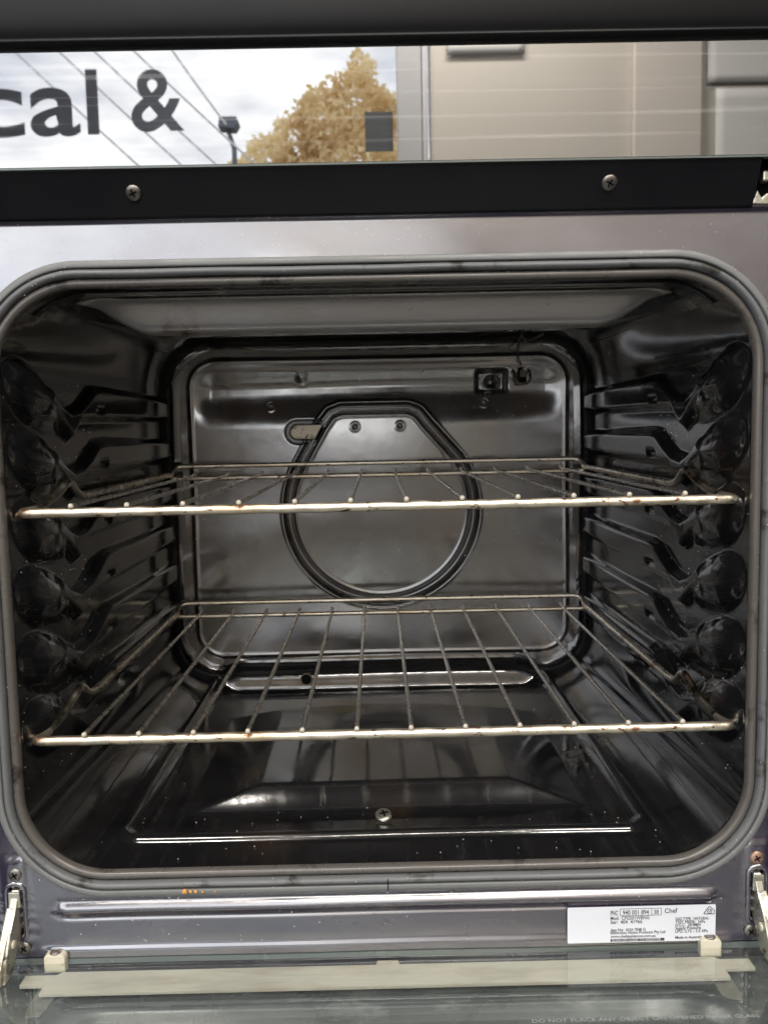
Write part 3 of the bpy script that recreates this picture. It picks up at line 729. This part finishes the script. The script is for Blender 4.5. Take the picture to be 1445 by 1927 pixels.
def lbox(u0, u1, v0, v1):
    add_box(bm, (LX0+(u0+u1)/2*(LX1-LX0), ty+.00004, LZ1-(v0+v1)/2*(LZ1-LZ0)), ((u1-u0)*(LX1-LX0), .00006, (v1-v0)*(LZ1-LZ0)))
for a_ in (.355, .567, .632): lbox(a_-.0015, a_+.0015, .065, .260)
lbox(.355, .632, .060, .072); lbox(.355, .632, .250, .262)
bm_obj('number_box', bm, M_INK, lab, smooth=False)
bm = bmesh.new(); lbox(.290, .655, .900, .975); bm_obj('black_bar', bm, M_INK, lab, smooth=False)
text('printed_line', 'SCAN QR CODE TO REGISTER', .0021, (LX0+.30*(LX1-LX0), ty-.0001, LZ1-.962*(LZ1-LZ0)), M_LABEL, lab, width=.33*(LX1-LX0))
# compliance mark: triangle holding a circle with a tick
bm = bmesh.new(); cx0 = LX0+.958*(LX1-LX0); cz0 = LZ1-.185*(LZ1-LZ0)
tri = [(cx0-.0033, cz0-.0016), (cx0+.0028, cz0-.0016), (cx0+.0028, cz0+.0004), (cx0, cz0+.0030), (cx0-.0006, cz0+.0026), (cx0-.0034, cz0-.0012)]
tube_bm(bm, [(x, ty, z) for x, z in tri], .00022, 6, closed=True)
tube_bm(bm, [(cx0+.0013*math.cos(a), ty, cz0+.0013*math.sin(a)) for a in np.linspace(0, 2*PI, 21)[:-1]], .00018, 6, closed=True)
tube_bm(bm, [(cx0-.0006, ty, cz0+.0001), (cx0-.0001, ty, cz0-.0005), (cx0+.0009, ty, cz0+.0009)], .0002, 6)
bm_obj('compliance_mark', bm, M_INK, lab)

# ================================================================== WIRE RACKS
def rack(z, x, label):
    r = empty('oven_rack', (x, 0, z)); tag(r, label, 'oven rack', 'wire racks in the oven')
    # heavy front wire
    xf, xs_ = .2085, .2045
    YF, YB = .0165, .3530
    mid = [(-.1975+i*.395/60, YF, -.0048+.00015*math.sin(i*1.7)) for i in range(61)]
    tube('front_wire', fillet([(-.2062, YF+.016, -.0044), (-.2085, YF, -.0048), (-.1976, YF, -.0048)], .007, 8)+mid+fillet([(.1976, YF, -.0048), (.2085, YF, -.0048), (.2062, YF+.016, -.0044)], .007, 8), .0029, M_CHROME, r, 16)
    # side wires with the upward kink near the front
    for s in (-1, 1):
        p = [(s*.2064, YF+.014, -.0044), (s*.2045, .044, -.0020), (s*.2020, .063, .0045), (s*.2010, .0775, .0115), (s*.2005, .0900, .0010), (s*.2005, .103, -.0006), (s*.2005, .330, .0006), (s*.2005, .350, .0006)]
        tube('side_wire', fillet(p, .007, 7), .0026, M_SIDEW, r, 12)
    # rear wire and the raised rear guard rail
    tube('rear_wire', [(-.2010, YB-.002, -.0034), (.2010, YB-.002, -.0034)], .0023, M_CHROME, r, 12)
    tube('rear_rail', fillet([(-.2005, .345, .0000), (-.2015, .3540, .0030), (-.1965, .3600, .0080), (.1965, .3600, .0080), (.2015, .3540, .0030), (.2005, .345, .0000)], .006, 6), .0023, M_CHROME, r, 12)
    b0 = None
    for i in range(12):
        bx = (i-5.5)*.0324
        if b0 is None:
            b0 = tube('crossbar', fillet([(0, YF-.0012, -.0008), (0, .10, -.0010), (0, YB-.010, -.0008), (0, YB+.0005, .0014), (0, YB+.003, .0006)], .003, 4), .00145, M_BAR, r, 10)
            b = b0; tip0 = disc('weld_tip', (0, YF-.0018, -.0008), .00155, (0, -1, .25), M_WELD, .0010, b, 12, dome=.3)
        else:
            b = b0.copy(); COL.objects.link(b); b.parent = r
            tt = tip0.copy(); COL.objects.link(tt); tt.parent = b
        b.location = (bx, 0, 0)
    return r
rack(.0550, -.0004, 'upper chromed wire rack with a browned front bar in the middle of the cavity')
rack(-.0816, .0, 'lower chromed wire rack spanning the cavity above its floor plate')

# ================================================================== CRUMBS AND DUST
def crumb(c, s, label):
    bm = bmesh.new(); bmesh.ops.create_icosphere(bm, subdivisions=2, radius=s)
    for v in bm.verts: v.co *= 1+.45*noise.noise(v.co*900+Vector(c)*50)
    bmesh.ops.translate(bm, vec=c, verts=bm.verts); o = bm_obj('crumb', bm, M_CRUMB)
    tag(o, label, 'crumb', 'crumbs on the door seal'); return o
crumb((-.1185, -.0020, -.1722), .0016, 'largest orange crumb on the lower door seal, left of centre')
crumb((-.1150, -.0020, -.1724), .0010, 'small orange crumb just right of the largest one on the door seal')
crumb((-.1120, -.0020, -.1724), .0011, 'third orange crumb from the left on the door seal')
crumb((-.1080, -.0018, -.1728), .0007, 'tiny orange crumb fourth from the left on the door seal')
crumb((-.1010, -.0016, -.1729), .0005, 'tiniest orange crumb, rightmost on the door seal')
bm = bmesh.new()
def speck(p, s):
    q = bmesh.ops.create_icosphere(bm, subdivisions=1, radius=s); bmesh.ops.translate(bm, vec=p, verts=q['verts'])
rnd = random.Random(3)
for _ in range(230): speck((rnd.uniform(-.19, .19), rnd.uniform(.01, .30)**1.0, -.1605+.0006 if rnd.random() < .5 else -.1610), rnd.uniform(.00015, .00042))
for _ in range(60):
    x = rnd.uniform(-.2, .2); z = rnd.uniform(-.205, -.176); speck((x, float(frame_y(np.array([x]), np.array([z]))[0])-.0001, z), rnd.uniform(.00012, .00035))
for _ in range(50):
    x = rnd.uniform(-.24, .24); z = rnd.uniform(.195, .210); speck((x, float(frame_y(np.array([x]), np.array([z]))[0])-.0001, z), rnd.uniform(.00012, .0003))
for s_ in (-1, 1):
    for _ in range(170):
        y = rnd.uniform(.008, .16); z = rnd.uniform(-.12, .13); speck((s_*(HW-.0011*y/.1-.0003-.0006), y, z), rnd.uniform(.00012, .0004))
for _ in range(90):
    a = rnd.randrange(len(pts)); p_ = pts[a]+nrm[a]*rnd.uniform(.002, .015); speck((p_[0], -.0045, p_[1]), rnd.uniform(.00012, .00035))
for _ in range(70): speck((rnd.uniform(-.19, .19), .392, rnd.uniform(-.13, .16)), rnd.uniform(.0002, .0004))
o = bm_obj('dust_specks', bm, M_DUST); tag(o, 'scattered white dust specks over the enamel', 'dust', kind='stuff')
